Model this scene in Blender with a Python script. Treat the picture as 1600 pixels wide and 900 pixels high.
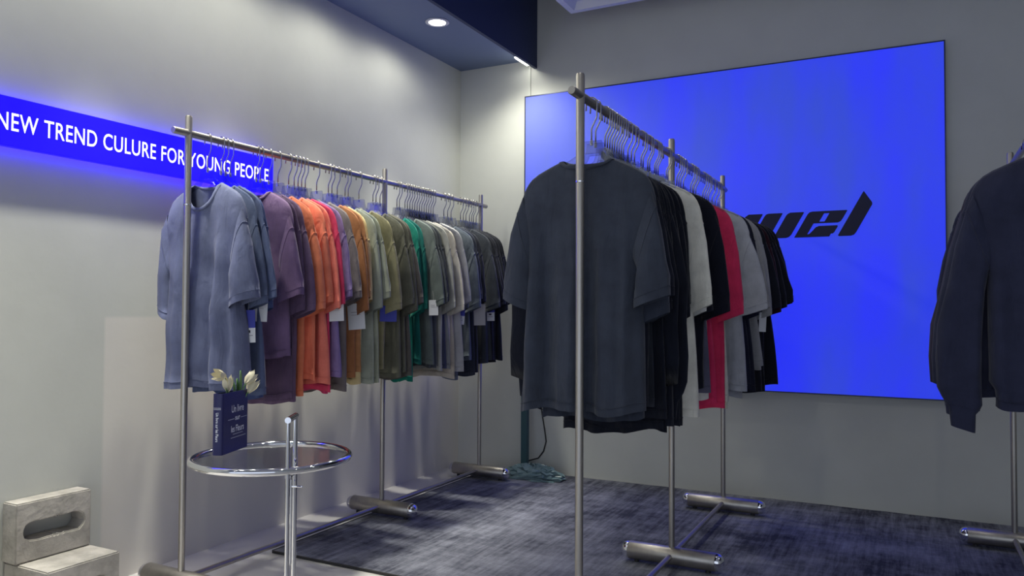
import bpy, bmesh, math, random
import numpy as np
from mathutils import Matrix, Vector

random.seed(7)
for o in list(bpy.data.objects):
    bpy.data.objects.remove(o)
scene = bpy.context.scene
COL = scene.collection
R = math.radians

# ------------------------------------------------------------------ camera
cam_d = bpy.data.cameras.new('camera')
cam_d.sensor_width = 36.0
cam_d.lens = 36.0 * 1208.0 / 1600.0
cam_d.clip_start = 0.05
cam = bpy.data.objects.new('camera', cam_d)
COL.objects.link(cam)
cam.matrix_world = (Matrix.Translation((0, 0, 1.0)) @ Matrix.Rotation(R(27.3), 4, 'Z')
                    @ Matrix.Rotation(R(90 + 1.55), 4, 'X') @ Matrix.Rotation(R(0.31), 4, 'Z'))
scene.camera = cam

# ------------------------------------------------------------------ world, exposure
world = bpy.data.worlds.new('world')
scene.world = world
world.use_nodes = True
bg = world.node_tree.nodes['Background']
bg.inputs[0].default_value = (0.74, 0.83, 1.0, 1)      # dull daylight through the open shop front
bg.inputs[1].default_value = 1.05
scene.view_settings.view_transform = 'Standard'
scene.view_settings.look = 'None'
scene.view_settings.exposure = 0.0
scene.view_settings.gamma = 1.0
scene.view_settings.use_curve_mapping = False

SOFFIT_W = 118.0      # watts of each downlight in the soffit over the left rack
SPILL_W = 5.8         # their wide spill
TRAY_FILL_W = 9.0        # watts of each unseen fill downlight added in the ceiling tray
LIGHT_COL = (1.0, 0.985, 0.84)
SCREEN_E = 0.95
SIGN_E = 2.2
LED_E = 30.0

# room: left wall at WX, back wall at WY
WX, WY, CEIL, RX, FY = -2.595, 4.285, 3.05, 3.2, -2.6
SOFF_X, SOFF_Z, FASC_Z = -2.045, 2.545, 2.488


# ------------------------------------------------------------------ helpers
def lin(c):
    return tuple((v / 255.0 / 12.92) if v / 255.0 <= 0.04045 else ((v / 255.0 + 0.055) / 1.055) ** 2.4 for v in c)


class MB:
    def __init__(self):
        self.v = []
        self.f = []

    def add(self, v, f):
        n = len(self.v)
        self.v += [tuple(p) for p in v]
        self.f += [tuple(i + n for i in q) for q in f]
        return self

    def box(self, x0, x1, y0, y1, z0, z1):
        v = [(x, y, z) for x in (x0, x1) for y in (y0, y1) for z in (z0, z1)]
        return self.add(v, [(0, 1, 3, 2), (4, 6, 7, 5), (0, 4, 5, 1), (2, 3, 7, 6), (0, 2, 6, 4), (1, 5, 7, 3)])

    def tube(self, pts, r, n=8, closed=False, caps=True):
        P = [np.array(p, float) for p in pts]
        m = len(P)
        rs = r if isinstance(r, (list, tuple)) else [r] * m
        T = []
        for i in range(m):
            a = P[(i - 1) % m] if (closed or i > 0) else P[i]
            b = P[(i + 1) % m] if (closed or i < m - 1) else P[i]
            t = b - a
            T.append(t / (np.linalg.norm(t) + 1e-12))
        up = np.array([0, 0, 1.0]) if abs(T[0][2]) < 0.9 else np.array([1.0, 0, 0])
        N = np.cross(T[0], up)
        N /= np.linalg.norm(N)
        V = []
        for i in range(m):
            N = N - T[i] * np.dot(N, T[i])
            N /= np.linalg.norm(N)
            B = np.cross(T[i], N)
            for k in range(n):
                a = 2 * math.pi * k / n
                V.append(P[i] + rs[i] * (math.cos(a) * N + math.sin(a) * B))
        F = []
        for i in range(m if closed else m - 1):
            j = (i + 1) % m
            for k in range(n):
                k2 = (k + 1) % n
                F.append((i * n + k, j * n + k, j * n + k2, i * n + k2))
        if caps and not closed:
            F.append(tuple(range(n)))
            F.append(tuple((m - 1) * n + k for k in reversed(range(n))))
        return self.add(V, F)

    def lathe(self, prof, axis='Z', origin=(0, 0, 0), n=24):
        """prof: list of (radius, height); closed with fans where radius is 0"""
        V, F = [], []
        for (r, h) in prof:
            for k in range(n):
                a = 2 * math.pi * k / n
                p = (r * math.cos(a), r * math.sin(a), h)
                if axis == 'X':
                    p = (h, p[0], p[1])
                elif axis == 'Y':
                    p = (p[0], h, p[1])
                V.append((p[0] + origin[0], p[1] + origin[1], p[2] + origin[2]))
        for i in range(len(prof) - 1):
            for k in range(n):
                k2 = (k + 1) % n
                F.append((i * n + k, i * n + k2, (i + 1) * n + k2, (i + 1) * n + k))
        F.append(tuple(reversed(range(n))))
        F.append(tuple((len(prof) - 1) * n + k for k in range(n)))
        return self.add(V, F)

    def mesh(self, name, mat, smooth=False, angle=None):
        me = bpy.data.meshes.new(name)
        me.from_pydata(self.v, [], self.f)
        if mat:
            me.materials.append(mat)
        if smooth:
            me.polygons.foreach_set('use_smooth', [True] * len(me.polygons))
            if angle:
                me.set_sharp_from_angle(angle=R(angle))
        me.update()
        return me

    def build(self, name, mat, parent=None, smooth=False, angle=None, fix=False, bevel=0):
        me = self.mesh(name, mat, smooth, angle)
        if fix or bevel:
            bm = bmesh.new()
            bm.from_mesh(me)
            bmesh.ops.recalc_face_normals(bm, faces=bm.faces)
            if bevel:
                bmesh.ops.bevel(bm, geom=list(bm.edges), offset=bevel, segments=2, affect='EDGES', profile=0.6)
            bm.to_mesh(me)
            bm.free()
        return put(name, me, parent)


def put(name, data, parent=None):
    o = bpy.data.objects.new(name, data)
    COL.objects.link(o)
    if parent:
        o.parent = parent
    return o


def empty(name, loc=(0, 0, 0), rz=0.0):
    o = bpy.data.objects.new(name, None)
    o.empty_display_size = 0.05
    COL.objects.link(o)
    o.location = loc
    o.rotation_euler = (0, 0, rz)
    return o


def tag(o, label, cat, group=None):
    o['label'] = label
    o['category'] = cat
    if group:
        o['group'] = group
    return o


def struct(o, label=None):
    o['kind'] = 'structure'
    if label:
        o['label'] = label
    return o


# ------------------------------------------------------------------ materials
def mat_new(name):
    m = bpy.data.materials.new(name)
    m.use_nodes = True
    nt = m.node_tree
    return m, nt, nt.nodes['Principled BSDF']


def N(nt, t, **kw):
    n = nt.nodes.new(t)
    for k, v in kw.items():
        if k in n.inputs:
            n.inputs[k].default_value = v
        else:
            setattr(n, k, v)
    return n


def noise_col(nt, bsdf, c0, c1, scale, coord='Object', stretch=(1, 1, 1), detail=5, lo=0.3, hi=0.7, rough=0.6):
    tc = N(nt, 'ShaderNodeTexCoord')
    mp = N(nt, 'ShaderNodeMapping')
    mp.inputs['Scale'].default_value = stretch
    nz = N(nt, 'ShaderNodeTexNoise')
    nz.inputs['Scale'].default_value = scale
    nz.inputs['Detail'].default_value = detail
    nz.inputs['Roughness'].default_value = rough
    cr = N(nt, 'ShaderNodeValToRGB')
    cr.color_ramp.elements[0].position = lo
    cr.color_ramp.elements[0].color = (*c0, 1)
    cr.color_ramp.elements[1].position = hi
    cr.color_ramp.elements[1].color = (*c1, 1)
    nt.links.new(tc.outputs[coord], mp.inputs['Vector'])
    nt.links.new(mp.outputs[0], nz.inputs['Vector'])
    nt.links.new(nz.outputs['Fac'], cr.inputs[0])
    nt.links.new(cr.outputs[0], bsdf.inputs['Base Color'])
    return tc, mp, nz, cr


def add_bump(nt, bsdf, scale, strength, dist=0.002, coord='Object'):
    tc = N(nt, 'ShaderNodeTexCoord')
    nz = N(nt, 'ShaderNodeTexNoise')
    nz.inputs['Scale'].default_value = scale
    nz.inputs['Detail'].default_value = 4
    bp = N(nt, 'ShaderNodeBump')
    bp.inputs['Strength'].default_value = strength
    bp.inputs['Distance'].default_value = dist
    nt.links.new(tc.outputs[coord], nz.inputs['Vector'])
    nt.links.new(nz.outputs['Fac'], bp.inputs['Height'])
    nt.links.new(bp.outputs[0], bsdf.inputs['Normal'])


def plaster(name, c, var=0.06, rough=0.85):
    m, nt, b = mat_new(name)
    c0 = tuple(v * (1 - var) for v in c)
    c1 = tuple(v * (1 + var) for v in c)
    noise_col(nt, b, c0, c1, 1.6, detail=6)
    b.inputs['Roughness'].default_value = rough
    add_bump(nt, b, 30, 0.12, 0.004)
    return m


def simple(name, c, rough=0.5, metal=0.0, emis=None, es=0.0, spec=None):
    m, nt, b = mat_new(name)
    b.inputs['Base Color'].default_value = (*c, 1)
    b.inputs['Roughness'].default_value = rough
    b.inputs['Metallic'].default_value = metal
    if spec is not None:
        b.inputs['Specular IOR Level'].default_value = spec
    if emis:
        b.inputs['Emission Color'].default_value = (*emis, 1)
        b.inputs['Emission Strength'].default_value = es
    return m


def brushed(name, c, rough):
    m, nt, b = mat_new(name)
    noise_col(nt, b, tuple(v * .85 for v in c), c, 40, stretch=(1, 1, .1))
    b.inputs['Metallic'].default_value = 1.0
    b.inputs['Roughness'].default_value = rough
    return m


WALL_C = (0.58, 0.59, 0.56)
m_wall_back = plaster('wall_paint', WALL_C)


def wall_left_mat():
    """same paint, with a paler repainted rectangle low on the wall"""
    m, nt, b = mat_new('wall_paint_patched')
    tc, mp, nz, cr = noise_col(nt, b, tuple(v * .94 for v in WALL_C), tuple(v * 1.06 for v in WALL_C), 1.6, detail=6)
    sep = N(nt, 'ShaderNodeSeparateXYZ')
    nt.links.new(tc.outputs['Object'], sep.inputs[0])

    def step(sock, edge, soft, up=True):
        r = N(nt, 'ShaderNodeMapRange')
        r.inputs['From Min'].default_value = edge - soft
        r.inputs['From Max'].default_value = edge + soft
        r.inputs['To Min'].default_value = 0 if up else 1
        r.inputs['To Max'].default_value = 1 if up else 0
        nt.links.new(sock, r.inputs['Value'])
        return r.outputs[0]
    a = step(sep.outputs[1], 1.815, .006)
    z = step(sep.outputs[2], 0.962, .006, False)
    mu = N(nt, 'ShaderNodeMath', operation='MULTIPLY')
    nt.links.new(a, mu.inputs[0])
    nt.links.new(z, mu.inputs[1])
    mx = N(nt, 'ShaderNodeMix', data_type='RGBA')
    mx.inputs['B'].default_value = (0.69, 0.665, 0.63, 1)
    nt.links.new(mu.outputs[0], mx.inputs['Factor'])
    nt.links.new(cr.outputs[0], mx.inputs['A'])
    nt.links.new(mx.outputs['Result'], b.inputs['Base Color'])
    b.inputs['Roughness'].default_value = 0.85
    add_bump(nt, b, 30, 0.12, 0.004)
    return m


m_wall_left = wall_left_mat()
m_floor = plaster('floor_microcement', (0.60, 0.58, 0.57), 0.05, 0.45)
m_ceil = plaster('ceiling_paint', (0.42, 0.43, 0.45))
m_soffit = plaster('soffit_blue_grey', lin((112, 126, 156)), 0.02, 0.6)
m_fascia = plaster('fascia_navy', lin((36, 50, 88)), 0.03, 0.6)
m_white = simple('white_moulding', (0.7, 0.71, 0.75), 0.6)
m_steel = brushed('brushed_steel', (0.50, 0.47, 0.43), 0.40)
m_chrome = simple('chrome', (0.80, 0.80, 0.82), 0.06, 1.0)
m_hook = simple('hook_steel', (0.42, 0.41, 0.40), 0.25, 1.0)
m_black = simple('black_rubber', (0.02, 0.02, 0.022), 0.6)
m_paper = simple('white_card', (0.72, 0.73, 0.76), 0.7)
m_kraft = simple('grey_card', (0.42, 0.41, 0.42), 0.7)
m_bluecard = simple('blue_card', (0.035, 0.045, 0.36), 0.6)
m_ink = simple('ink', (0.03, 0.03, 0.05), 0.7)
m_teal = simple('teal_paint', lin((48, 84, 92)), 0.5)
m_book = simple('navy_gloss', (0.016, 0.016, 0.10), 0.35)
m_bookprint = simple('pale_print', (0.80, 0.82, 0.90), 0.6)
m_lens = simple('lamp_lens', (1, 1, 1), 0.5, 0, (1.0, 0.97, 0.88), 12.0)
m_led = simple('led_strip', (1, 1, 1), 0.5, 0, LIGHT_COL, LED_E)
m_sign = simple('sign_blue', (0.01, 0.005, 0.3), 0.4, 0, (0.004, 0.0, 1.0), SIGN_E)
m_signrim = simple('sign_rim', (0.01, 0.005, 0.3), 0.4, 0, (0.02, 0.0, 1.0), 6.5)
m_signtext = simple('sign_white', (0.9, 0.9, 0.9), 0.4, 0, (0.85, 0.85, 1.0), 1.2)
m_logo = simple('logo_navy', lin((20, 22, 66)), 0.6)


def screen_mat():
    m, nt, b = mat_new('lightbox_fabric')
    tc = N(nt, 'ShaderNodeTexCoord')
    mp = N(nt, 'ShaderNodeMapping')
    mp.inputs['Scale'].default_value = (2.6, 1, 0.7)
    nz = N(nt, 'ShaderNodeTexNoise')
    nz.inputs['Scale'].default_value = 1.5
    nz.inputs['Detail'].default_value = 2
    cr = N(nt, 'ShaderNodeValToRGB')
    cr.color_ramp.elements[0].position = 0.32
    cr.color_ramp.elements[0].color = (*lin((22, 54, 206)), 1)
    cr.color_ramp.elements[1].position = 0.66
    cr.color_ramp.elements[1].color = (*lin((6, 28, 244)), 1)
    nt.links.new(tc.outputs['Object'], mp.inputs[0])
    nt.links.new(mp.outputs[0], nz.inputs['Vector'])
    nt.links.new(nz.outputs['Fac'], cr.inputs[0])
    nt.links.new(cr.outputs[0], b.inputs['Emission Color'])
    b.inputs['Emission Strength'].default_value = SCREEN_E
    b.inputs['Base Color'].default_value = (0.17, 0.20, 0.28, 1)
    b.inputs['Roughness'].default_value = 0.9
    b.inputs['Specular IOR Level'].default_value = 0.1
    return m


m_screen = screen_mat()
m_frame = simple('lightbox_frame', lin((62, 66, 84)), 0.4, 0.6)


def carpet_mat():
    m, nt, b = mat_new('distressed_carpet')
    tc = N(nt, 'ShaderNodeTexCoord')
    outs = []
    for st, sc, dt in (((1.2, 5.0, 1), 3.0, 8), ((9.0, 0.7, 1), 4.5, 9), ((1, 1, 1), 1.3, 9)):
        mp = N(nt, 'ShaderNodeMapping')
        mp.inputs['Scale'].default_value = st
        nz = N(nt, 'ShaderNodeTexNoise')
        nz.inputs['Scale'].default_value = sc
        nz.inputs['Detail'].default_value = dt
        nz.inputs['Roughness'].default_value = 0.75
        nt.links.new(tc.outputs['Object'], mp.inputs[0])
        nt.links.new(mp.outputs[0], nz.inputs['Vector'])
        outs.append(nz.outputs['Fac'])
    a = N(nt, 'ShaderNodeMath', operation='MULTIPLY_ADD')
    nt.links.new(outs[0], a.inputs[0])
    a.inputs[1].default_value = 0.5
    nt.links.new(outs[1], a.inputs[2])
    a2 = N(nt, 'ShaderNodeMath', operation='MULTIPLY_ADD')
    nt.links.new(outs[2], a2.inputs[0])
    a2.inputs[1].default_value = 1.8
    nt.links.new(a.outputs[0], a2.inputs[2])
    mr = N(nt, 'ShaderNodeMath', operation='MULTIPLY')
    nt.links.new(a2.outputs[0], mr.inputs[0])
    mr.inputs[1].default_value = 1 / 3.3  # noqa
    cr = N(nt, 'ShaderNodeValToRGB')
    cr.color_ramp.elements[0].position = 0.43
    cr.color_ramp.elements[0].color = (0.060, 0.063, 0.088, 1)
    cr.color_ramp.elements[1].position = 0.62
    cr.color_ramp.elements[1].color = (0.38, 0.39, 0.46, 1)
    nt.links.new(mr.outputs[0], cr.inputs[0])
    nt.links.new(cr.outputs[0], b.inputs['Base Color'])
    b.inputs['Roughness'].default_value = 0.95
    b.inputs['Specular IOR Level'].default_value = 0.1
    add_bump(nt, b, 260, 0.5, 0.004)
    return m


m_carpet = carpet_mat()


def clear_mat(name, tint, mixf):
    m = bpy.data.materials.new(name)
    m.use_nodes = True
    nt = m.node_tree
    nt.nodes.clear()
    out = nt.nodes.new('ShaderNodeOutputMaterial')
    tr = N(nt, 'ShaderNodeBsdfTransparent')
    tr.inputs[0].default_value = (*tint, 1)
    gl = N(nt, 'ShaderNodeBsdfGlossy')
    gl.inputs['Roughness'].default_value = 0.05
    fr = N(nt, 'ShaderNodeLayerWeight')
    fr.inputs[0].default_value = 0.5
    pw = N(nt, 'ShaderNodeMath', operation='POWER')
    pw.inputs[1].default_value = 4.0
    nt.links.new(fr.outputs['Facing'], pw.inputs[0])
    ad = N(nt, 'ShaderNodeMath', operation='MULTIPLY_ADD')
    ad.inputs[1].default_value = 0.45
    ad.inputs[2].default_value = mixf
    nt.links.new(pw.outputs[0], ad.inputs[0])
    mx = N(nt, 'ShaderNodeMixShader')
    nt.links.new(ad.outputs[0], mx.inputs[0])
    nt.links.new(tr.outputs[0], mx.inputs[1])
    nt.links.new(gl.outputs[0], mx.inputs[2])
    nt.links.new(mx.outputs[0], out.inputs[0])
    return m


m_acrylic = clear_mat('clear_acrylic', (0.80, 0.81, 0.84), 0.05)
m_glass = clear_mat('table_glass', (0.95, 0.96, 0.96), 0.03)
m_film = clear_mat('plastic_film', (0.80, 0.86, 0.87), 0.10)


def fabric(name, rgb, mottled=0.16, gain=1.0):
    m, nt, b = mat_new(name)
    c = tuple(min(0.85, v * gain) for v in lin(rgb))
    noise_col(nt, b, tuple(v * (1 - mottled) for v in c), tuple(min(.9, v * (1 + mottled)) for v in c), 14, detail=6)
    b.inputs['Roughness'].default_value = 0.95
    b.inputs['Specular IOR Level'].default_value = 0.15
    b.inputs['Sheen Weight'].default_value = 0.12
    tc = N(nt, 'ShaderNodeTexCoord')
    mp = N(nt, 'ShaderNodeMapping')
    mp.inputs['Scale'].default_value = (1, 1, .35)
    nt.links.new(tc.outputs['Object'], mp.inputs[0])
    n1 = N(nt, 'ShaderNodeTexNoise')
    n1.inputs['Scale'].default_value = 20
    n1.inputs['Detail'].default_value = 3
    n1.inputs['Distortion'].default_value = 0.6
    n2 = N(nt, 'ShaderNodeTexNoise')
    n2.inputs['Scale'].default_value = 420
    nt.links.new(mp.outputs[0], n1.inputs['Vector'])
    nt.links.new(tc.outputs['Object'], n2.inputs['Vector'])
    b1 = N(nt, 'ShaderNodeBump')
    b1.inputs['Strength'].default_value = 0.55
    b1.inputs['Distance'].default_value = 0.016
    b2 = N(nt, 'ShaderNodeBump')
    b2.inputs['Strength'].default_value = 0.35
    b2.inputs['Distance'].default_value = 0.0015
    nt.links.new(n1.outputs['Fac'], b1.inputs['Height'])
    nt.links.new(n2.outputs['Fac'], b2.inputs['Height'])
    nt.links.new(b1.outputs[0], b2.inputs['Normal'])
    nt.links.new(b2.outputs[0], b.inputs['Normal'])
    return m


def concrete_mat():
    m, nt, b = mat_new('cast_concrete')
    noise_col(nt, b, (0.34, 0.32, 0.29), (0.50, 0.47, 0.43), 14, detail=9, lo=.35, hi=.6)
    b.inputs['Roughness'].default_value = 0.9
    add_bump(nt, b, 60, 0.5, 0.004)
    return m


m_concrete = concrete_mat()
m_petal = simple('tulip_cream', (0.80, 0.74, 0.54), 0.6)
m_leaf = simple('tulip_green', (0.15, 0.30, 0.11), 0.55)

# ------------------------------------------------------------------ the room
struct(MB().box(WX - .3, RX + .3, FY, WY + .3, -.12, 0).build('floor', m_floor), 'pale grey microcement floor')
struct(MB().box(WX - .15, WX, FY, WY + .15, 0, CEIL).build('wall_left', m_wall_left), 'pale grey wall behind the coloured shirts')
struct(MB().box(WX, RX, WY, WY + .15, 0, CEIL).build('wall_back', m_wall_back), 'grey wall behind the large blue lightbox')
struct(MB().box(RX, RX + .15, FY, WY + .15, 0, CEIL).build('wall_right', m_wall_back))
struct(MB().box(WX - .15, RX + .15, FY, WY + .15, CEIL, CEIL + .1).build('ceiling', m_ceil))
struct(MB().box(WX, SOFF_X - .02, FY, WY, SOFF_Z, SOFF_Z + .02).build('trim_1', m_soffit), 'blue-grey underside of the dropped soffit')
struct(MB().box(SOFF_X - .02, SOFF_X, FY, WY, FASC_Z, CEIL).build('trim_2', m_fascia), 'dark navy fascia board of the soffit')
struct(MB().box(-2.10, -2.086, WY - .008, WY, 0.4, 2.545).build('trim_3', m_wall_back, bevel=.002), 'thin pale cable cover running up the wall')


def ceiling_tray():
    x0, x1, y0, y1 = -1.706, 1.9, 0.6, 4.02
    root = MB()

    def ring(o, i, zo, zi):
        a = [(x0 + o, y0 + o, zo), (x1 - o, y0 + o, zo), (x1 - o, y1 - o, zo), (x0 + o, y1 - o, zo)]
        c = [(x0 + i, y0 + i, zi), (x1 - i, y0 + i, zi), (x1 - i, y1 - i, zi), (x0 + i, y1 - i, zi)]
        root.add(a + c, [(k, (k + 1) % 4, 4 + (k + 1) % 4, 4 + k) for k in range(4)])
    ring(0, 0, CEIL, 2.68)
    ring(0, .035, 2.68, 2.68)
    ring(.035, .06, 2.68, 2.72)
    ring(.06, .085, 2.72, 2.72)
    ring(.085, .10, 2.72, 2.80)
    ring(.10, .13, 2.80, 2.80)
    root.add([(x0 + .13, y0 + .13, 2.80), (x1 - .13, y0 + .13, 2.80), (x1 - .13, y1 - .13, 2.80), (x0 + .13, y1 - .13, 2.80)], [(0, 3, 2, 1)])
    struct(root.build('trim_4', m_white), 'white stepped moulding of the dropped ceiling tray')


ceiling_tray()


def carpet():
    b = MB()
    x0, x1, y0, y1 = -2.32, 2.4, 2.385, WY - .012
    nx = 60
    rows = []
    top, bot = [], []
    for j, (yy) in enumerate((y0, y1)):
        for i in range(nx + 1):
            x = x0 + (x1 - x0) * i / nx
            w = .006 * math.sin(i * .9) if j == 1 else 0
            top.append((x, yy - abs(w), .009))
            bot.append((x, yy - abs(w), .001))
    n = nx + 1
    V = top + bot
    F = []
    for i in range(nx):
        F.append((i, i + 1, n + i + 1, n + i))
        F.append((2 * n + i, 2 * n + i + 1, i + 1, i))
        F.append((n + i, n + i + 1, 3 * n + i + 1, 3 * n + i))
    F.append((0, n, 3 * n, 2 * n))
    F.append((n - 1, 3 * n - 1, 4 * n - 1, 2 * n - 1))
    root = empty('carpet', (0, 0, 0))
    b.add(V, F)
    b.build('pile', m_carpet, root)
    MB().box(x0, x1, y0 - .008, y0 - .0005, .001, .010).build('edge_binding', m_black, root)
    MB().box(x0 - .008, x0 - .0005, y0, y1, .001, .010).build('edge_binding', m_black, root)
    tag(root, 'dark blue-grey distressed carpet under the clothes racks', 'carpet')


carpet()

# ------------------------------------------------------------------ lamps
def downlight(x, y, z, watts, label, size=105, blend=0.75, group='recessed ceiling downlights', r=0.045, spill=0):
    root = empty('recessed_downlight', (x, y, z))
    tag(root, label, 'downlight', group)
    MB().lathe([(r, 0.0), (r + .018, -.001), (r + .02, -.004), (r + .014, -.007), (r + .002, -.006), (r, -.001)], n=32).build('trim_ring', m_white, root, True, 40)
    MB().lathe([(r, -.0015), (r * .9, -.003), (0.001, -.0035)], n=32).build('lens', m_lens, root, True)
    for (w_, sz, bl) in ((watts, size, blend), (spill, 172, 0.5)):
        if not w_:
            continue
        ld = bpy.data.lights.new('downlight_lamp', 'SPOT')
        ld.energy = w_
        ld.color = LIGHT_COL
        ld.spot_size = R(sz)
        ld.spot_blend = bl
        ld.shadow_soft_size = 0.04
        lo = put('lamp', ld, root)
        lo.location = (0, 0, -.03)


for k, y in enumerate((3.48, 2.90, 2.32, 1.74, 1.16, 0.58, 0.0)):
    lab = ('round recessed downlight glowing in the blue-grey soffit' if k == 0 else
           'round recessed downlight in the soffit, %s from the back wall' % ('second', 'third', 'fourth', 'fifth', 'sixth', 'seventh')[k - 1])
    downlight(-2.258, y, SOFF_Z, SOFFIT_W, lab, 52, 1.0, spill=SPILL_W if k else 6.5)
for k, (x, y) in enumerate(((-.7, 1.3), (1.0, 1.3), (-.7, 2.7), (1.0, 2.7))):  # dim downlights added out of view as general fill for the room
    downlight(x, y, 2.80, TRAY_FILL_W, 'added unseen fill downlight in the white ceiling tray, %s corner' % ('near left', 'near right', 'far left', 'far right')[k], 130, 1.0)

root = empty('led_strip', (-2.085, 4.13, 2.5))
tag(root, 'short bright LED bar tucked behind the navy fascia', 'led strip')
MB().box(-.012, .012, -.06, .11, .004, .02).build('housing', m_white, root)
MB().box(-.009, .009, -.055, .105, -.002, .004).build('diffuser', m_led, root)
ld = bpy.data.lights.new('led_beam', 'SPOT')
ld.energy = 34.0
ld.color = LIGHT_COL
ld.spot_size = R(150)
ld.spot_blend = 1.0
ld.shadow_soft_size = 0.03
lo = put('lamp', ld, root)
lo.location = (0, -.20, .0)
lo.rotation_euler = Vector((.22, .05, -1)).to_track_quat('-Z', 'Y').to_euler()


# ------------------------------------------------------------------ lightbox and sign
def text_mesh(name, body, size, mat, weight=0.0, extrude=0.0, align='CENTER', shear=0.0, spacing=1.0):
    cu = bpy.data.curves.new(name, 'FONT')
    cu.body = body
    cu.size = size
    cu.align_x = align
    cu.align_y = 'CENTER'
    cu.offset = weight
    cu.extrude = extrude
    cu.shear = shear
    cu.space_character = spacing
    cu.resolution_u = 4
    tmp = bpy.data.objects.new(name, cu)
    COL.objects.link(tmp)
    bpy.context.view_layer.update()
    dg = bpy.context.evaluated_depsgraph_get()
    me = bpy.data.meshes.new_from_object(tmp.evaluated_get(dg))
    me.name = name
    bpy.data.objects.remove(tmp)
    me.materials.clear()
    me.materials.append(mat)
    return me


def fit(me, w, h):
    n = len(me.vertices)
    c = np.empty(n * 3)
    me.vertices.foreach_get('co', c)
    c = c.reshape(-1, 3)
    lo, hi = c.min(0), c.max(0)
    c[:, 0] = (c[:, 0] - (lo[0] + hi[0]) / 2) * (w / (hi[0] - lo[0]))
    c[:, 1] = (c[:, 1] - (lo[1] + hi[1]) / 2) * (h / (hi[1] - lo[1]))
    me.vertices.foreach_set('co', c.ravel())
    me.update()
    return me


def lightbox():
    x0, x1, z0, z1 = -2.116, 0.157, 0.570, 2.315
    yf = 4.258
    root = empty('lightbox_screen', ((x0 + x1) / 2, WY, z0))
    tag(root, 'large glowing blue fabric lightbox on the back wall', 'lightbox')
    cx = (x0 + x1) / 2
    MB().box(x0 - cx + .006, x1 - cx - .006, yf - WY, -.004, .006, z1 - z0 - .006).build('fabric_face', m_screen, root)
    w, h = x1 - x0, z1 - z0
    for (a, b_, c, d) in ((-w / 2, w / 2, 0, .006), (-w / 2, w / 2, h - .006, h), (-w / 2, -w / 2 + .006, .006, h - .006), (w / 2 - .006, w / 2, .006, h - .006)):
        MB().box(a, b_, yf - WY - .002, -.001, c, d).build('frame_rail', m_frame, root)
    # dark slanted logo letters, printed flat
    S, zb = .56, 1.38

    def rects(name, rs):
        g = MB()
        for poly in rs:
            if len(poly) == 4 and not isinstance(poly[0], tuple):
                q0, q1, a, c = poly
                poly = [(q0, a), (q1, a), (q1, c), (q0, c)]
            pts = [(q + S * (z - zb) - cx, yf - WY - .0022, z - z0) for (q, z) in poly]
            n = len(pts)
            back = [(p[0], yf - WY + .0005, p[2]) for p in pts]
            g.add(pts + back, [tuple(range(n)), tuple(reversed(range(n, 2 * n)))] + [(i, n + i, n + (i + 1) % n, (i + 1) % n) for i in range(n)])
        g.build(name, m_logo, root)
    r = .008
    rects('logo_letter', [[(-.325, 1.38), (-.268, 1.38), (-.256, 1.385), (-.253, 1.397), (-.255, 1.535), (-.262, 1.545), (-.328, 1.600), (-.331, 1.603), (-.333, 1.597), (-.331, 1.385)]])
    rects('logo_letter', [[(-.540, 1.38), (-.490, 1.38), (-.490, 1.512), (-.525, 1.512), (-.536, 1.508), (-.54, 1.498)], (-.490, -.37, 1.38, 1.395),
                          [(-.457, 1.395), (-.362, 1.395), (-.358, 1.400), (-.357, 1.430), (-.362, 1.436), (-.450, 1.436), (-.462, 1.43), (-.468, 1.412), (-.474, 1.398), (-.480, 1.395)],
                          (-.490, -.461, 1.45, 1.512), [(-.435, 1.45), (-.368, 1.45), (-.358, 1.456), (-.356, 1.468), (-.356, 1.508), (-.36, 1.512), (-.435, 1.512)],
                          (-.461, -.435, 1.50, 1.512), (-.461, -.435, 1.45, 1.458), (-.490, -.484, 1.395, 1.45)])
    rects('logo_letter', [[(-.745, 1.38), (-.669, 1.38), (-.669, 1.508), (-.673, 1.512), (-.742, 1.512), (-.752, 1.508), (-.755, 1.498), (-.755, 1.39)], (-.669, -.645, 1.38, 1.395),
                          [(-.645, 1.38), (-.58, 1.38), (-.568, 1.385), (-.563, 1.397), (-.563, 1.508), (-.567, 1.512), (-.632, 1.512), (-.642, 1.506), (-.645, 1.495)]])
    rects('logo_letter', [[(-.855, 1.38), (-.775, 1.38), (-.770, 1.385), (-.770, 1.508), (-.774, 1.512), (-.845, 1.512), (-.855, 1.5)]])


lightbox()


def wall_sign():
    y0, y1, z0, z1, d = 1.29, 2.578, 1.508, 1.667, .055
    root = empty('wall_sign', (WX, (y0 + y1) / 2, z0))
    tag(root, 'long glowing blue slogan sign on the left wall', 'sign')
    cy = (y0 + y1) / 2
    MB().box(.03, d, y0 - cy, y1 - cy, 0, z1 - z0).build('glowing_face', m_sign, root, bevel=.002)
    MB().box(.004, .03, y0 - cy + .006, y1 - cy - .006, .006, z1 - z0 - .006).build('glowing_back_box', m_signrim, root)
    me = fit(text_mesh('lettering', 'NEW TREND CULURE FOR YOUNG PEOPLE', .075, m_signtext, .0004, spacing=1.06), 2.548 - 1.395, .058)
    o = put('lettering', me, root)
    o.rotation_euler = (R(90), 0, R(90))
    o.location = (d + .0012, (1.395 + 2.548) / 2 - cy, .079)


wall_sign()


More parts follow.
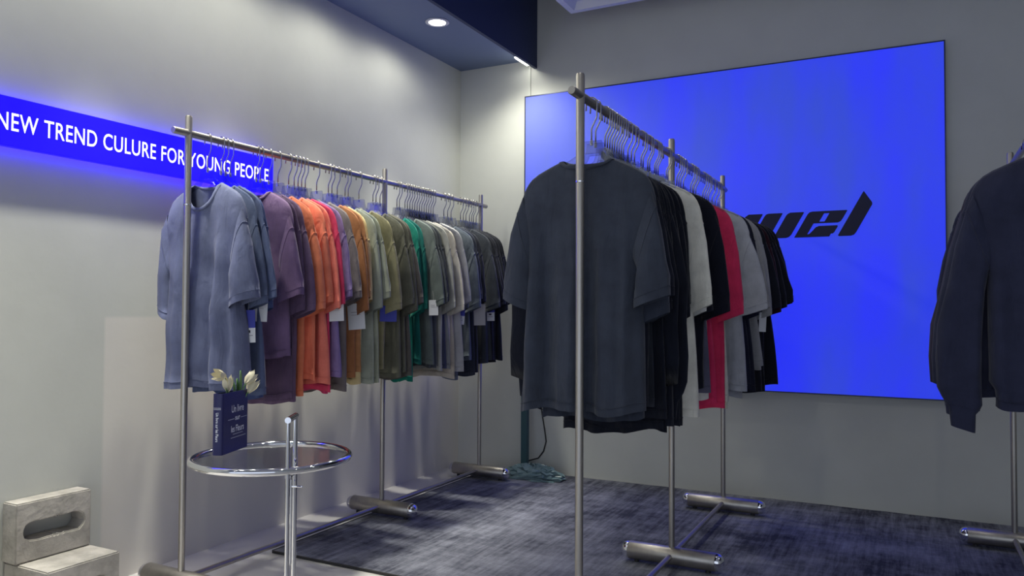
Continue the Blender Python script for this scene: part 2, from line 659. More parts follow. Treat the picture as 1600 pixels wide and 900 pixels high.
# ------------------------------------------------------------------ clothes racks
def make_rack(name_label, x, ys, zr, ztop, y_ext=.065):
    root = empty('clothes_rack', (x, ys[1], 0))
    tag(root, name_label, 'clothes rack')
    cy = ys[1]
    post_me = MB().tube([(0, 0, .07), (0, 0, ztop - .006), (0, 0, ztop)], [.0112, .0125, .0105], 20).mesh('post', m_steel, True, 40)
    ring_me = MB().lathe([(.0118, -.003), (.0138, -.002), (.0138, .002), (.0118, .003)], n=20).mesh('joint_ring', m_chrome, True, 40)
    L = .19
    foot_me = MB().lathe([(.033, -L + .02), (.0345, -L + .022), (.0345, L - .022), (.033, L - .02)], 'X', (0, 0, .052), 28).mesh('foot', m_steel, True, 40)
    cap_prof = [(.0325, 0), (.0325, .008), (.029, .018), (.022, .026), (.012, .031), (.001, .033)]
    cap_me = MB().lathe(cap_prof, 'X', (0, 0, 0), 28).mesh('end_cap', m_chrome, True, 50)
    pad_me = MB().lathe([(.010, 0), (.010, .016), (.006, .022)], 'Z', (0, 0, 0), 14).mesh('foot_pad', m_black, True, 40)
    for y in ys:
        p = put('post', post_me, root)
        p.location = (0, y - cy, 0)
        j = put('joint_ring', ring_me, p)
        j.location = (0, 0, 1.36)
        f = put('foot', foot_me, root)
        f.location = (0, y - cy, 0)
        for s in (-1, 1):
            c = put('end_cap', cap_me, f)
            c.location = (s * (L - .021), 0, .052)
            c.rotation_euler = (0, 0, 0 if s > 0 else math.pi)
            k = put('foot_pad', pad_me, f)
            k.location = (s * (L - .05), 0, 0)
    ya, yb = ys[0] - cy - y_ext, ys[-1] - cy + y_ext
    MB().tube([(0, ya, zr), (0, ya + .003, zr), (0, yb - .003, zr), (0, yb, zr)], [.0108, .0125, .0125, .0108], 20).build('hanging_rail', m_steel, root, True, 40)
    MB().tube([(0, ys[0] - cy, .055), (0, ys[-1] - cy, .055)], .0105, 16).build('floor_rail', m_steel, root, True, 40)
    return root


LEFT = dict(x=-2.26, ys=(1.885, 3.03, 3.97), zr=1.613, zt=1.675)
RIGHT = dict(x=-.828, ys=(2.02, 2.96, 3.88), zr=1.605, zt=1.668)
FAR = dict(x=.375, ys=(1.95, 2.89, 3.83), zr=1.605, zt=1.668)
make_rack('brushed steel rack of coloured t-shirts along the left wall', LEFT['x'], LEFT['ys'], LEFT['zr'], LEFT['zt'])
make_rack('brushed steel rack of black, white and pink shirts mid-room', RIGHT['x'], RIGHT['ys'], RIGHT['zr'], RIGHT['zt'])
make_rack('brushed steel rack of dark sweatshirts at the right edge', FAR['x'], FAR['ys'], FAR['zr'], FAR['zt'])

# hanger: shared meshes, origin at neck level, rail axis at z = DROP
DROP = .165


def hanger_meshes():
    # flat acrylic body with a raised plate in the middle
    top = [(0.036, .052), (.040, .030), (.048, .014), (.075, .000), (.12, -.016), (.165, -.034), (.196, -.050)]
    bot = [(.028, .016), (.034, .004), (.046, -.008), (.075, -.019), (.12, -.034), (.16, -.050), (.192, -.064)]
    g = MB()
    pts = []
    outline = [(-x, z) for x, z in reversed(top)] + top + [(x, z) for x, z in reversed(bot)] + [(-x, z) for x, z in bot]
    n = len(top)
    V, F = [], []
    cols = [(-t[0], t[1], -b[0], b[1]) for t, b in reversed(list(zip(top, bot)))] + [(t[0], t[1], b[0], b[1]) for t, b in zip(top, bot)]
    for (tx, tz, bx, bz) in cols:
        for yy in (-.005, .005):
            V += [(tx, yy, tz), (bx, yy, bz)]
    for i in range(len(cols) - 1):
        a, b = 4 * i, 4 * (i + 1)
        F += [(a, a + 1, b + 1, b), (a + 2, b + 2, b + 3, a + 3), (a, b, b + 2, a + 2), (a + 1, a + 3, b + 3, b + 1)]
    F += [(0, 2, 3, 1)]
    e = 4 * (len(cols) - 1)
    F += [(e, e + 1, e + 3, e + 2)]
    body = g.add(V, F).mesh('hanger_body', m_acrylic)
    r = .0162
    pts = [(0, 0, .050), (0, 0, .088), (.003, 0, .096), (.0135, 0, .116), (r, 0, .124), (r, 0, DROP)]
    for k in range(1, 8):
        a = math.pi * k / 8
        pts.append((r * math.cos(a), 0, DROP + r * math.sin(a)))
    pts += [(-r, 0, DROP), (-r - .001, 0, DROP - .022)]
    hook = MB().tube(pts, .0023, 6).mesh('hook', m_hook, True)
    bar = MB().lathe([(.0045, .040), (.0045, .054), (.003, .056)], 'Z', (0, 0, 0), 10).mesh('ferrule', m_chrome, True, 40)
    return body, hook, bar


HM = hanger_meshes()


def put_hanger(x, y, zr, rz, label, group, sx=1.0):
    t = empty('clothes_hanger', (x, y, zr - DROP), rz)
    tag(t, label, 'hanger', group)
    for nme, me in zip(('hanger_body', 'hook', 'ferrule'), HM):
        p = put(nme, me, t)
        if nme == 'hanger_body':
            p.scale.x = sx
    return t


# ------------------------------------------------------------------ garments
TOPX = np.array([0, .085, .13, .175, .205, .226, .237, .243])
TOPZ = np.array([0, 0, -.017, -.036, -.054, -.082, -.115, -.150])
TOPS = np.array([0, .34, .50, .66, .78, .88, .945, 1.0])


def smooth(a, b, x):
    t = np.clip((x - a) / (b - a), 0, 1)
    return t * t * (3 - 2 * t)


def garment(kind, sx, x, y, zr, rz, mat, L, bf, bb, fold, seed, label, cat='t-shirt', group=None, wide=1.0, dip=.062, tags=(), collar=True, name='t_shirt'):
    """kind 'tee' or 'sweat'. bf / bb: half thickness to the front (towards -y) and back."""
    rs = np.random.RandomState(seed)
    root = empty(name, (x, y, zr - DROP), rz)
    root.rotation_euler.y = rs.uniform(-.022, .022)
    tag(root, label, cat, group)
    NS, body_rows = 37, 30
    s = np.linspace(-1, 1, NS)
    # finer columns on the shoulders
    s = np.sign(s) * np.abs(s) ** 0.85
    xt = np.interp(np.abs(s), TOPS, TOPX) * np.sign(s)
    zt0 = np.interp(np.abs(s), TOPS, TOPZ)
    ph = np.array([.4, 2.1, 3.3, 5.0, 1.2, .7, 4.4, 2.9]) + np.array([9, -13, 17, 0, 0, 0, 11, 7]) * y
    ph[4:6] += rs.uniform(0, 6.28, 2)
    ph[3] = 5.0 + 8 * y
    az = np.array([-9, -L, -.60, -.50, -.40, -.33, -.24, -.15, 9])
    av = np.array([.218, .218, .212, .207, .200, .194, .215, .243, .243])
    av = av * np.where(az < -.2, wide, 1.0)
    k1, k2 = 40.0, 78.0

    def foldf(X, Z, sh):
        h = smooth(-.05, -.50, Z)
        c = (np.sin(k1 * X + ph[0] + .9 * Z) + .42 * np.sin(k2 * X + ph[1] + sh * 1.7 + 1.2 * Z)
             + .5 * (1 - 2 * np.abs(np.sin(27 * X + ph[3] + sh + .6 * Z)) ** .8)
             + .12 * np.sin(k2 * 1.9 * X + ph[2] + sh * 2.9))
        return fold * h * c

    def halfw(Z):
        return np.interp(Z, az, av)

    def sheet(front):
        fdip = dip
        dp = (fdip if front else .016)
        nb = np.clip(1 - (np.abs(xt) / .085) ** 2, 0, 1)
        ztop = zt0 - np.where(np.abs(xt) < .0849, dp * nb ** .5 * (1 if front else .8), 0)
        # rows: dense near the top, three rows at the hem
        v = np.concatenate([[0, .012, .03, .06], np.linspace(.09, 1, body_rows - 7)])
        v = v / 1.0
        hemz = -L + .007 * np.sin(4 * s + ph[3]) + .003 * np.sin(9 * s + ph[4]) + .012 * s * math.sin(ph[4])
        Z = []
        for q in v:
            Z.append(ztop + (hemz + .026 - ztop) * q)
        Z.append(hemz + .0245)
        Z.append(hemz + .012)
        Z.append(hemz)
        Z = np.array(Z)
        aw = halfw(Z)
        X = xt[None, :] * aw / .243
        X = np.where(Z > -.15, xt[None, :], X)
        # slow sway of the hem
        X = X + .028 * smooth(-.2, -L, Z) * math.sin(ph[5])
        if kind != 'tee':
            X = X * (1 - .10 * smooth(-L + .075, -L + .045, Z))
        edge = np.clip(1 - np.abs(s[None, :]) ** 5, 0, 1) ** .5
        down = np.clip((zt0[None, :] - Z) / .07, 0, 1) ** .6
        b = (bf if front else bb) * edge * (.12 + .88 * down) * (.75 + .25 * smooth(-.2, -.6, Z))
        neck = np.clip(1 - (np.abs(xt[None, :]) / .085) ** 4, 0, 1)
        b = np.maximum(b, (bf if front else bb) * .9 * neck * edge)
        extra = np.zeros_like(b)
        extra[-3:] = .0018
        sg = -1 if front else 1
        Y = sg * (b + extra * edge) + foldf(X, Z, 0.0 if front else 1.0)
        wr = .10 * b * np.sin(30 * Z + 14 * X + ph[6]) * smooth(-.1, -.3, Z)
        Y = Y + sg * wr
        return np.stack([X * sx, Y, Z], -1)
    Fm, Bm = sheet(True), sheet(False)
    nr = Fm.shape[0]
    V = np.concatenate([Fm.reshape(-1, 3), Bm.reshape(-1, 3)])
    nf = nr * NS
    idx_f = np.arange(nf).reshape(nr, NS)
    idx_b = idx_f + nf
    # weld sides and shoulder seams
    remap = np.arange(2 * nf)
    sh = np.abs(xt) >= .0849
    for r_ in range(nr):
        for c_ in (0, NS - 1):
            m_ = (V[idx_f[r_, c_]] + V[idx_b[r_, c_]]) / 2
            V[idx_f[r_, c_]] = m_
            remap[idx_b[r_, c_]] = idx_f[r_, c_]
    for c_ in range(NS):
        if sh[c_]:
            V[idx_f[0, c_], 1] = (V[idx_f[0, c_], 1] + V[idx_b[0, c_], 1]) / 2
            remap[idx_b[0, c_]] = idx_f[0, c_]
    faces = []
    for (ii, flip) in ((idx_f, False), (idx_b, True)):
        a = remap[ii]
        q = np.stack([a[:-1, :-1], a[1:, :-1], a[1:, 1:], a[:-1, 1:]], -1).reshape(-1, 4)
        if flip:
            q = q[:, ::-1]
        faces += [tuple(int(t) for t in f) for f in q]
    g = MB()
    g.v = [tuple(p) for p in V]
    g.f = faces
    off = np.array([0, .0012, 0])
    g.tube(list(Fm[-3] - off), .0013, 4, caps=False)
    g.tube(list(Bm[-3] + off), .0013, 4, caps=False)
    body = g.build('body', mat, root, True)

    # neck rib, follows the neckline all the way round
    if collar:
        cols = [c_ for c_ in range(NS) if abs(xt[c_]) < .0849]  # noqa
        loop = [Fm[0, c_] for c_ in cols] + [Bm[0, c_] for c_ in reversed(cols)]
        cen = np.array([0, (loop[0][1] + loop[-1][1]) / 2, 0])
        n = len(loop)
        V2, F2 = [], []
        prof = [(.004, -.0012), (.002, -.0032), (-.010, -.0042), (-.019, -.0030), (-.021, 0.0), (-.018, .0022), (.002, .0018)]
        for p in loop:
            fr = -1 if p[1] < cen[1] else 1
            rad = np.array([p[0], 0, p[2] - .02 + (.02 if fr < 0 else -.02)])
            # direction from the neckline outwards along the cloth
            dirn = np.array([p[0] * .9, 0, -.03 if abs(p[0]) < .06 else -.012])
            dirn /= np.linalg.norm(dirn)
            for (along, off) in prof:
                V2.append(p - dirn * (along) * (-1) * (-1) + np.array([0, fr * (-off), 0]) if False else p + dirn * (-along) * .55 - dirn * 0 + np.array([0, -off * fr * 1.0, 0]))
        m = len(prof)
        for i in range(n):
            j = (i + 1) % n
            for k in range(m):
                k2 = (k + 1) % m
                F2.append((i * m + k, j * m + k, j * m + k2, i * m + k2))
        MB().add(V2, F2).build('neck_rib', mat, root, True, fix=True)

    # sleeves
    NU = 22
    for sgn in (-1, 1):
        j = rs.uniform(-.022, .022)
        jo = rs.uniform(-.022, .040)
        if kind == 'tee':
            out = np.array([(.228, -.105), (.244, -.150), (.262 + j * .4, -.215), (.276 + j * .8, -.30), (.288 + j, -.382 + jo), (.288 + j, -.4085 + jo), (.289 + j, -.409 + jo), (.290 + j, -.436 + jo)])
            inn = np.array([(.165, -.285), (.186, -.325), (.186, -.352), (.184, -.385), (.182, -.425 + jo), (.180, -.4505 + jo), (.1785, -.451 + jo), (.178, -.476 + jo)])
        else:
            e = L + .035 + jo
            out = np.array([(.228, -.105), (.246, -.150), (.275, -.25), (.296, -.36), (.310 + j, -.48), (.316 + j, -.58), (.312 + j, -.66), (.300 + j, -e + .085), (.290 + j, -e + .068), (.280 + j, -e + .055), (.274 + j, -e)])
            inn = np.array([(.165, -.285), (.186, -.325), (.196, -.38), (.202, -.46), (.206, -.54), (.207, -.62), (.206, -.68), (.205, -e + .062), (.212, -e + .046), (.222, -e + .034), (.224, -e - .018)])
        nv = len(out)
        hb = (bf + bb) / 2
        ths = np.full(nv, hb * 1.02)
        ths[0] = hb * .45
        ths[1] = hb * .95
        if kind != 'tee':
            ths[-4:] = hb * np.array([.95, .8, .75, .75])
        else:
            ths[-3:] += .0014
        V3, F3 = [], []
        for i in range(nv):
            c = (out[i] + inn[i]) / 2
            e1 = (out[i] - inn[i]) / 2
            yc = (bb - bf) / 2
            for k in range(NU):
                a = 2 * math.pi * k / NU
                ca, sa = math.cos(a), math.sin(a)
                ca2 = math.copysign(abs(ca) ** .8, ca)
                px = c[0] + e1[0] * ca2
                pz = c[1] + e1[1] * ca2
                w = fold * .8 * smooth(-.12, -.40, pz) * math.sin(30 * px * sgn + ph[7]) + .10 * hb * math.sin(26 * pz + ph[6] + k * .4)
                sa2 = math.copysign(abs(sa) ** .7, sa)
                yy = yc + ths[i] * sa2 * (1 + .06 * math.sin(5 * a + ph[3])) + w * (1 if i > 1 else .3)
                V3.append((sgn * px * sx, yy, pz))
        for i in range(nv - 1):
            for k in range(NU):
                k2 = (k + 1) % NU
                F3.append((i * NU + k, i * NU + k2, (i + 1) * NU + k2, (i + 1) * NU + k))
        g3 = MB().add(V3, F3)
        for ri in ((1, -2) if kind == 'tee' else (1, -3)):
            rr_ = V3[ri * NU:(ri + 1) * NU] if ri > 0 else V3[len(V3) + ri * NU:len(V3) + (ri + 1) * NU]
            g3.tube(rr_, .0016 if ri == 1 else .0013, 4, closed=True)
        sl = g3.build('sleeve', mat, root, True, fix=True)

    # swing tags: (material kind, x, z of top, width, height, y)
    for (tk, tx, tz, tw, th, ty) in tags:
        q = put_tag(root, tk, tw, th)
        q.location = (tx * sx, ty, tz)
        q.rotation_euler = (R(-2), R(rs.uniform(-5, 5)), R(24 + rs.uniform(-8, 8)))
    return root


def put_tag(root, tk, w, h):
    mt = {'white': m_paper, 'kraft': m_kraft, 'blue': m_bluecard, 'two': m_paper}[tk]
    q = MB().box(-w / 2, w / 2, -.0006, .0006, -h, 0).build('swing_tag', mt, root)
    if tk == 'two':
        MB().box(-w / 2, w / 2, -.0012, .0012, -h * .55, 0).build('blue_band', m_bluecard, q)
        MB().box(-w * .18, w * .12, -.0013, .0013, -h * .70, -h * .62).build('print_mark', m_ink, q)
        MB().box(-w * .35, w * .3, -.0009, .0009, -h * .79, -h * .775).build('print_mark', m_ink, q)
    elif tk == 'white':
        MB().box(-w * .3, w * .15, -.0010, .0010, -h * .35, -h * .32).build('print_mark', m_kraft, q)
        MB().box(-w * .3, w * .25, -.0010, .0010, -h * .45, -h * .43).build('print_mark', m_kraft, q)
    MB().tube([(0, 0, -.004), (.001, .002, .02), (-.004, .004, .045)], .0006, 4).build('string', m_kraft, q)
    return q


ORD = ['first', 'second', 'third', 'fourth', 'fifth', 'sixth', 'seventh', 'eighth', 'ninth', 'tenth', 'eleventh', 'twelfth', 'thirteenth',
       'fourteenth', 'fifteenth', 'sixteenth', 'seventeenth', 'eighteenth', 'nineteenth', 'twentieth']
ORD += ['twenty-' + o for o in ORD[:9]] + ['thirtieth'] + ['thirty-' + o for o in ORD[:9]] + ['fortieth'] + ['forty-' + o for o in ORD[:9]]

FAB = {}


def fab(rgb, gain=1.12):
    if rgb not in FAB:
        FAB[rgb] = fabric('cotton_%d_%d_%d' % rgb, rgb, gain=gain)
    return FAB[rgb]


# y along the rail, colour words, colour, length, optional dict
SLATE, PLUM, CORAL = (112, 118, 150), (112, 88, 122), (228, 104, 80)
LEFT_SHIRTS = [
    (1.970, 'pale slate-blue', (100, 106, 134), .735, dict(fold=.022, sx=.86, dip=.095)),
    (2.031, 'slate-blue', (84, 94, 122), .735, dict(tags=[('two', .235, -.455, .045, .115, -.028)])),
    (2.052, 'dusty blue', (80, 90, 122), .76, {}),
    (2.075, 'deep blue', (62, 74, 116), .77, dict(tags=[('white', .245, -.41, .055, .085, -.02)])),
    (2.204, 'plum purple', (112, 90, 124), .635, dict(fold=.012, dip=.04)),
    (2.225, 'dark plum', (88, 70, 96), .80, {}),
    (2.270, 'mauve', (104, 84, 110), .82, {}),
    (2.320, 'bright orange', (238, 126, 92), .79, dict(fold=.010)),
    (2.380, 'coral orange', (236, 124, 98), .75, dict(fold=.010)),
    (2.412, 'soft coral', (232, 120, 104), .76, dict(sx=.84)),
    (2.435, 'crimson', (200, 62, 96), .78, dict(sx=.87, tags=[('white', .24, -.43, .06, .075, -.012)])),
    (2.456, 'raspberry pink', (188, 60, 100), .79, dict(sx=.80)),
    (2.478, 'lavender', (136, 116, 162), .72, dict(fold=.009, sx=.89)),
    (2.548, 'grey taupe', (112, 104, 104), .80, dict(fold=.009)),
    (2.623, 'rust brown', (150, 100, 66), .74, dict(fold=.009, tags=[('white', .22, -.43, .075, .11, -.018)])),
    (2.646, 'camel brown', (164, 116, 80), .72, {}),
    (2.682, 'pale straw', (206, 186, 138), .76, dict(sx=.72)),
    (2.735, 'sage green', (144, 150, 140), .76, dict(fold=.009)),
    (2.757, 'pale sage', (148, 152, 136), .77, {}),
    (2.833, 'olive yellow', (140, 135, 104), .73, dict(fold=.009, tags=[('blue', .235, -.435, .075, .07, -.02)])),
    (2.938, 'deep olive', (96, 96, 84), .76, dict(fold=.009)),
    (2.962, 'dark olive', (92, 92, 82), .74, {}),
    (2.993, 'brown-grey', (88, 84, 80), .78, {}),
    (3.130, 'emerald teal', (24, 112, 98), .80, dict(fold=.008, sx=.58, wide=.8)),
    (3.151, 'deep teal', (28, 98, 92), .72, dict(sx=.62)),
    (3.199, 'charcoal green', (92, 100, 98), .72, dict(fold=.008, tags=[('white', .235, -.41, .045, .075, -.02)])),
    (3.220, 'dark charcoal', (70, 74, 78), .74, {}),
    (3.242, 'graphite', (64, 68, 74), .73, {}),
    (3.263, 'olive grey', (96, 98, 90), .74, {}),
    (3.285, 'stone grey', (150, 150, 146), .76, dict(sx=.88)),
    (3.306, 'ink navy', (56, 60, 80), .74, dict(sx=.76)),
    (3.328, 'ash grey', (120, 122, 128), .75, dict(sx=.76)),
    (3.349, 'light beige', (190, 184, 174), .74, dict(sx=.88)),
    (3.371, 'oat beige', (172, 164, 154), .80, dict(sx=.88)),
    (3.392, 'midnight', (54, 56, 70), .74, dict(sx=.76)),
    (3.414, 'silver grey', (158, 158, 162), .76, dict(sx=.88)),
    (3.435, 'steel blue', (96, 104, 124), .80, {}),
    (3.457, 'dark slate', (74, 80, 92), .75, dict(tags=[('two', .235, -.43, .045, .10, -.012)])),
    (3.563, 'slate grey', (94, 102, 112), .72, dict(fold=.008)),
    (3.602, 'blue-black', (46, 50, 64), .80, dict(fold=.007)),
    (3.638, 'coal black', (42, 44, 54), .80, dict(tags=[('kraft', .23, -.42, .085, .115, -.016)])),
    (3.739, 'faded black', (50, 54, 62), .76, dict(fold=.008)),
    (3.770, 'washed black', (56, 60, 66), .74, dict(tags=[('two', .235, -.41, .045, .105, -.013)])),
    (3.799, 'jet black', (36, 38, 46), .76, {}),
    (3.839, 'soft black', (46, 48, 56), .74, {}),
    (3.863, 'matt black', (40, 42, 50), .75, {}),
    (3.884, 'black', (36, 38, 46), .74, {}),
    (3.916, 'pitch black', (34, 36, 44), .75, {}),
]
CH, BK = (56, 60, 72), (24, 27, 38)
RIGHT_SHIRTS = [
    (2.107, 'faded charcoal', (58, 63, 75), .735, dict(fold=.018, sx=.90, dx=-.014, dip=.026)),
    (2.140, 'dark charcoal', (50, 55, 68), .76, dict(fold=.010)),
    (2.219, 'navy-black', (28, 31, 44), .74, dict(fold=.008)),
    (2.240, 'charcoal grey', (52, 56, 66), .73, {}),
    (2.261, 'plain black', BK, .77, dict(wide=1.17, sx=.70)), (2.283, 'long-sleeved black', BK, .665, dict(kind='sweat', sx=.92, dx=-.066)), (2.304, 'plain black', BK, .80, dict(wide=1.12, sx=.70)),
    (2.326, 'plain black', BK, .79, dict(wide=1.22, sx=.70)), (2.347, 'long-sleeved black', BK, .72, dict(kind='sweat', sx=.92, dx=-.058)), (2.369, 'plain black', BK, .83, dict(wide=1.17, sx=.70)),
    (2.390, 'plain black', BK, .80, dict(wide=1.12, sx=.70)), (2.434, 'plain black', BK, .79, dict(wide=1.12, sx=.70)),
    (2.470, 'plain black', (22, 25, 36), .80, {}), (2.503, 'plain black', (22, 25, 36), .80, {}),
    (2.575, 'cream white', (214, 212, 202), .78, dict(fold=.009, sx=.91)),
    (2.598, 'chalk white', (206, 206, 202), .76, {}),
    (2.650, 'plain black', (20, 22, 34), .72, dict(sx=.72)),
    (2.673, 'plain black', (20, 22, 34), .74, dict(sx=.74)),
    (2.735, 'deep black', (20, 22, 34), .70, dict(fold=.008, sx=.97)),
    (2.756, 'washed denim-grey', (84, 84, 104), .74, {}),
    (2.778, 'dark grey', (62, 64, 76), .72, {}),
    (2.885, 'white', (196, 196, 196), .76, dict(sx=.76)),
    (2.906, 'crimson pink', (196, 48, 92), .80, dict(fold=.008, sx=.78)),
    (3.036, 'bright crimson', (200, 50, 92), .83, dict(fold=.008, sx=.95)),
    (3.066, 'ivory', (196, 194, 186), .80, dict(sx=.83)),
    (3.095, 'pale grey', (176, 176, 180), .78, dict(sx=.83)),
    (3.136, 'cream', (200, 196, 176), .84, dict(sx=.83)),
    (3.252, 'heather grey', (164, 166, 174), .76, dict(fold=.008, sx=1.0)),
    (3.285, 'marl grey', (150, 152, 160), .80, dict(sx=.90)),
    (3.307, 'navy', (26, 28, 46), .76, dict(sx=1.02)), (3.341, 'dark navy', (24, 26, 42), .78, {}),
    (3.471, 'mid grey', (142, 142, 146), .68, dict(fold=.008)),
    (3.508, 'grey melange', (150, 150, 152), .70, dict(tags=[('white', .25, -.42, .03, .11, -.015)])),
    (3.546, 'black', (26, 27, 36), .80, {}), (3.579, 'black', (24, 26, 36), .80, {}),
    (3.650, 'maroon-black', (44, 22, 32), .76, {}), (3.718, 'black', (22, 24, 34), .80, {}),
    (3.774, 'black', (22, 24, 34), .80, {}), (3.803, 'black', (22, 24, 34), .78, {}),
]


def hang_all(shirts, rack, where, hgroup, sgroup, kind='tee', yawf=None, sxf=None, wmul=1.0):
    ys = [s_[0] for s_ in shirts]
    for i, (y, words, rgb, L, opt) in enumerate(shirts):
        gp = (y - ys[i - 1]) if i else .12
        gn = (ys[i + 1] - y) if i < len(ys) - 1 else .10
        mx = .050 if kind != 'tee' else .042
        iso = kind != 'tee' or opt.get('fold', 0) >= .010
        bf = min(.44 * gp, mx if iso else .019)
        bb = min(.44 * gn, mx if iso and i else .019)
        bf, bb = max(bf, .0095), max(bb, .0095)
        fold = opt.get('fold', .0075)
        yaw = R(yawf(i, y)) if yawf else 0
        what = 't-shirt' if kind == 'tee' else 'sweatshirt'
        label = '%s cotton %s, %s from the near end of %s' % (words, what, ORD[i], where)
        sx = opt.get('sx', sxf(y)) + ((i * 37 % 11) / 11 - .5) * .06
        garment(opt.get('kind', kind), sx, rack['x'] + opt.get('dx', 0), y, rack['zr'], yaw, fab(rgb), L, bf, bb, fold, 1000 + i + int(rack['x'] * 100), label,
                what, sgroup, opt.get('wide', 1.0) * wmul, opt.get('dip', .062), opt.get('tags', ()), name='t_shirt' if kind == 'tee' else 'sweatshirt')
        put_hanger(rack['x'], y, rack['zr'], yaw, 'clear hanger with steel hook, %s from the near end of %s' % (ORD[i], where), hgroup, sx)


rng = random.Random(3)
hang_all(LEFT_SHIRTS, LEFT, 'the left rack', 'clear hangers on the left rack', 'shirts on the left rack', sxf=lambda y: .80, yawf=lambda i, y: {0: 0, 4: 2}.get(i, 1.2 * math.sin(y * 9)))
hang_all(RIGHT_SHIRTS, RIGHT, 'the middle rack', 'clear hangers on the middle rack', 'shirts on the middle rack', sxf=lambda y: .72 + max(0, y - 2.5) * .32, yawf=lambda i, y: {0: 2, 1: 1}.get(i, 1.2 * math.sin(y * 9)))
SWEATS = [
    (2.60, 'black', (44, 47, 68), .715, dict(fold=.010)),
    (2.68, 'faded black', (52, 55, 76), .68, dict(fold=.009)),
    (2.76, 'dark plum-grey', (58, 54, 72), .69, dict(fold=.008)),
    (2.90, 'deep navy', (42, 45, 66), .69, dict(fold=.008)),
    (3.10, 'dark navy', (44, 47, 68), .68, dict(fold=.008)),
    (3.30, 'blue-black', (42, 45, 66), .69, dict(fold=.008)),
]
hang_all(SWEATS, FAR, 'the right-edge rack', 'clear hangers on the right-edge rack', 'sweatshirts on the right-edge rack', kind='sweat', sxf=lambda y: .97)


# ------------------------------------------------------------------ side table
def side_table():
    cx, cy, zt, rr = -1.677, 1.713, .56, .222
    root = empty('side_table', (cx, cy, 0))
    tag(root, 'round chrome and glass side table with a tall handle', 'side table')
    n = 64
    ring = [(rr * math.cos(2 * math.pi * k / n), rr * math.sin(2 * math.pi * k / n), zt) for k in range(n)]
    MB().tube(ring, .0105, 14, closed=True).build('rim', m_chrome, root, True)
    MB().lathe([(rr - .008, zt - .001), (rr - .007, zt + .001), (rr - .007, zt + .004), (rr - .008, zt + .005)], n=64).build('glass_top', m_glass, root, True, 40)
    # stem of two tubes on the camera side, with a looped handle on top
    ax, ay = -1.482 - cx, 1.576 - cy
    u = Vector((ax, ay, 0)).normalized()
    ax, ay = u.x * (rr + .002), u.y * (rr + .002)
    t = Vector((-.042, .072, 0))
    A, B = Vector((ax, ay, 0)), Vector((ax, ay, 0)) + t
    ztop = .697
    MB().tube([(A.x, A.y, .02), (A.x, A.y, ztop)], .0058, 12).build('stem_tube', m_chrome, root, True, 40)
    MB().tube([(B.x, B.y, .02), (B.x, B.y, ztop)], .0068, 12).build('stem_tube', m_chrome, root, True, 40)
    e = t.normalized() * .006
    MB().tube([tuple(A - e + Vector((0, 0, ztop))), tuple(B + e + Vector((0, 0, ztop)))], .0085, 14).build('handle', m_chrome, root, True, 40)
    M = (A + B) / 2
    MB().tube([tuple(A + Vector((0, 0, zt - .016))), tuple(B + Vector((0, 0, zt - .016)))], .008, 12).build('clamp', m_chrome, root, True, 40)
    MB().tube([(M.x, M.y, zt - .05), (M.x + .03, M.y + .012, zt - .05)], .003, 8).build('locking_pin', m_chrome, root, True, 40)
    MB().tube([(M.x, M.y, .30), (M.x, M.y, zt - .03)], .004, 8).build('pin_chain', m_chrome, root, True, 40)
    # open ring base on the floor
    base = []
    for k in range(41):
        a = math.atan2(A.y, A.x) + R(20) + R(320) * k / 40
        base.append((rr * .95 * math.cos(a), rr * .95 * math.sin(a), .012))
    MB().tube([(A.x, A.y, .03)] + base + [(B.x, B.y, .03)], .0105, 12).build('base_ring', m_chrome, root, True)
    return zt + .005


ZT = side_table()


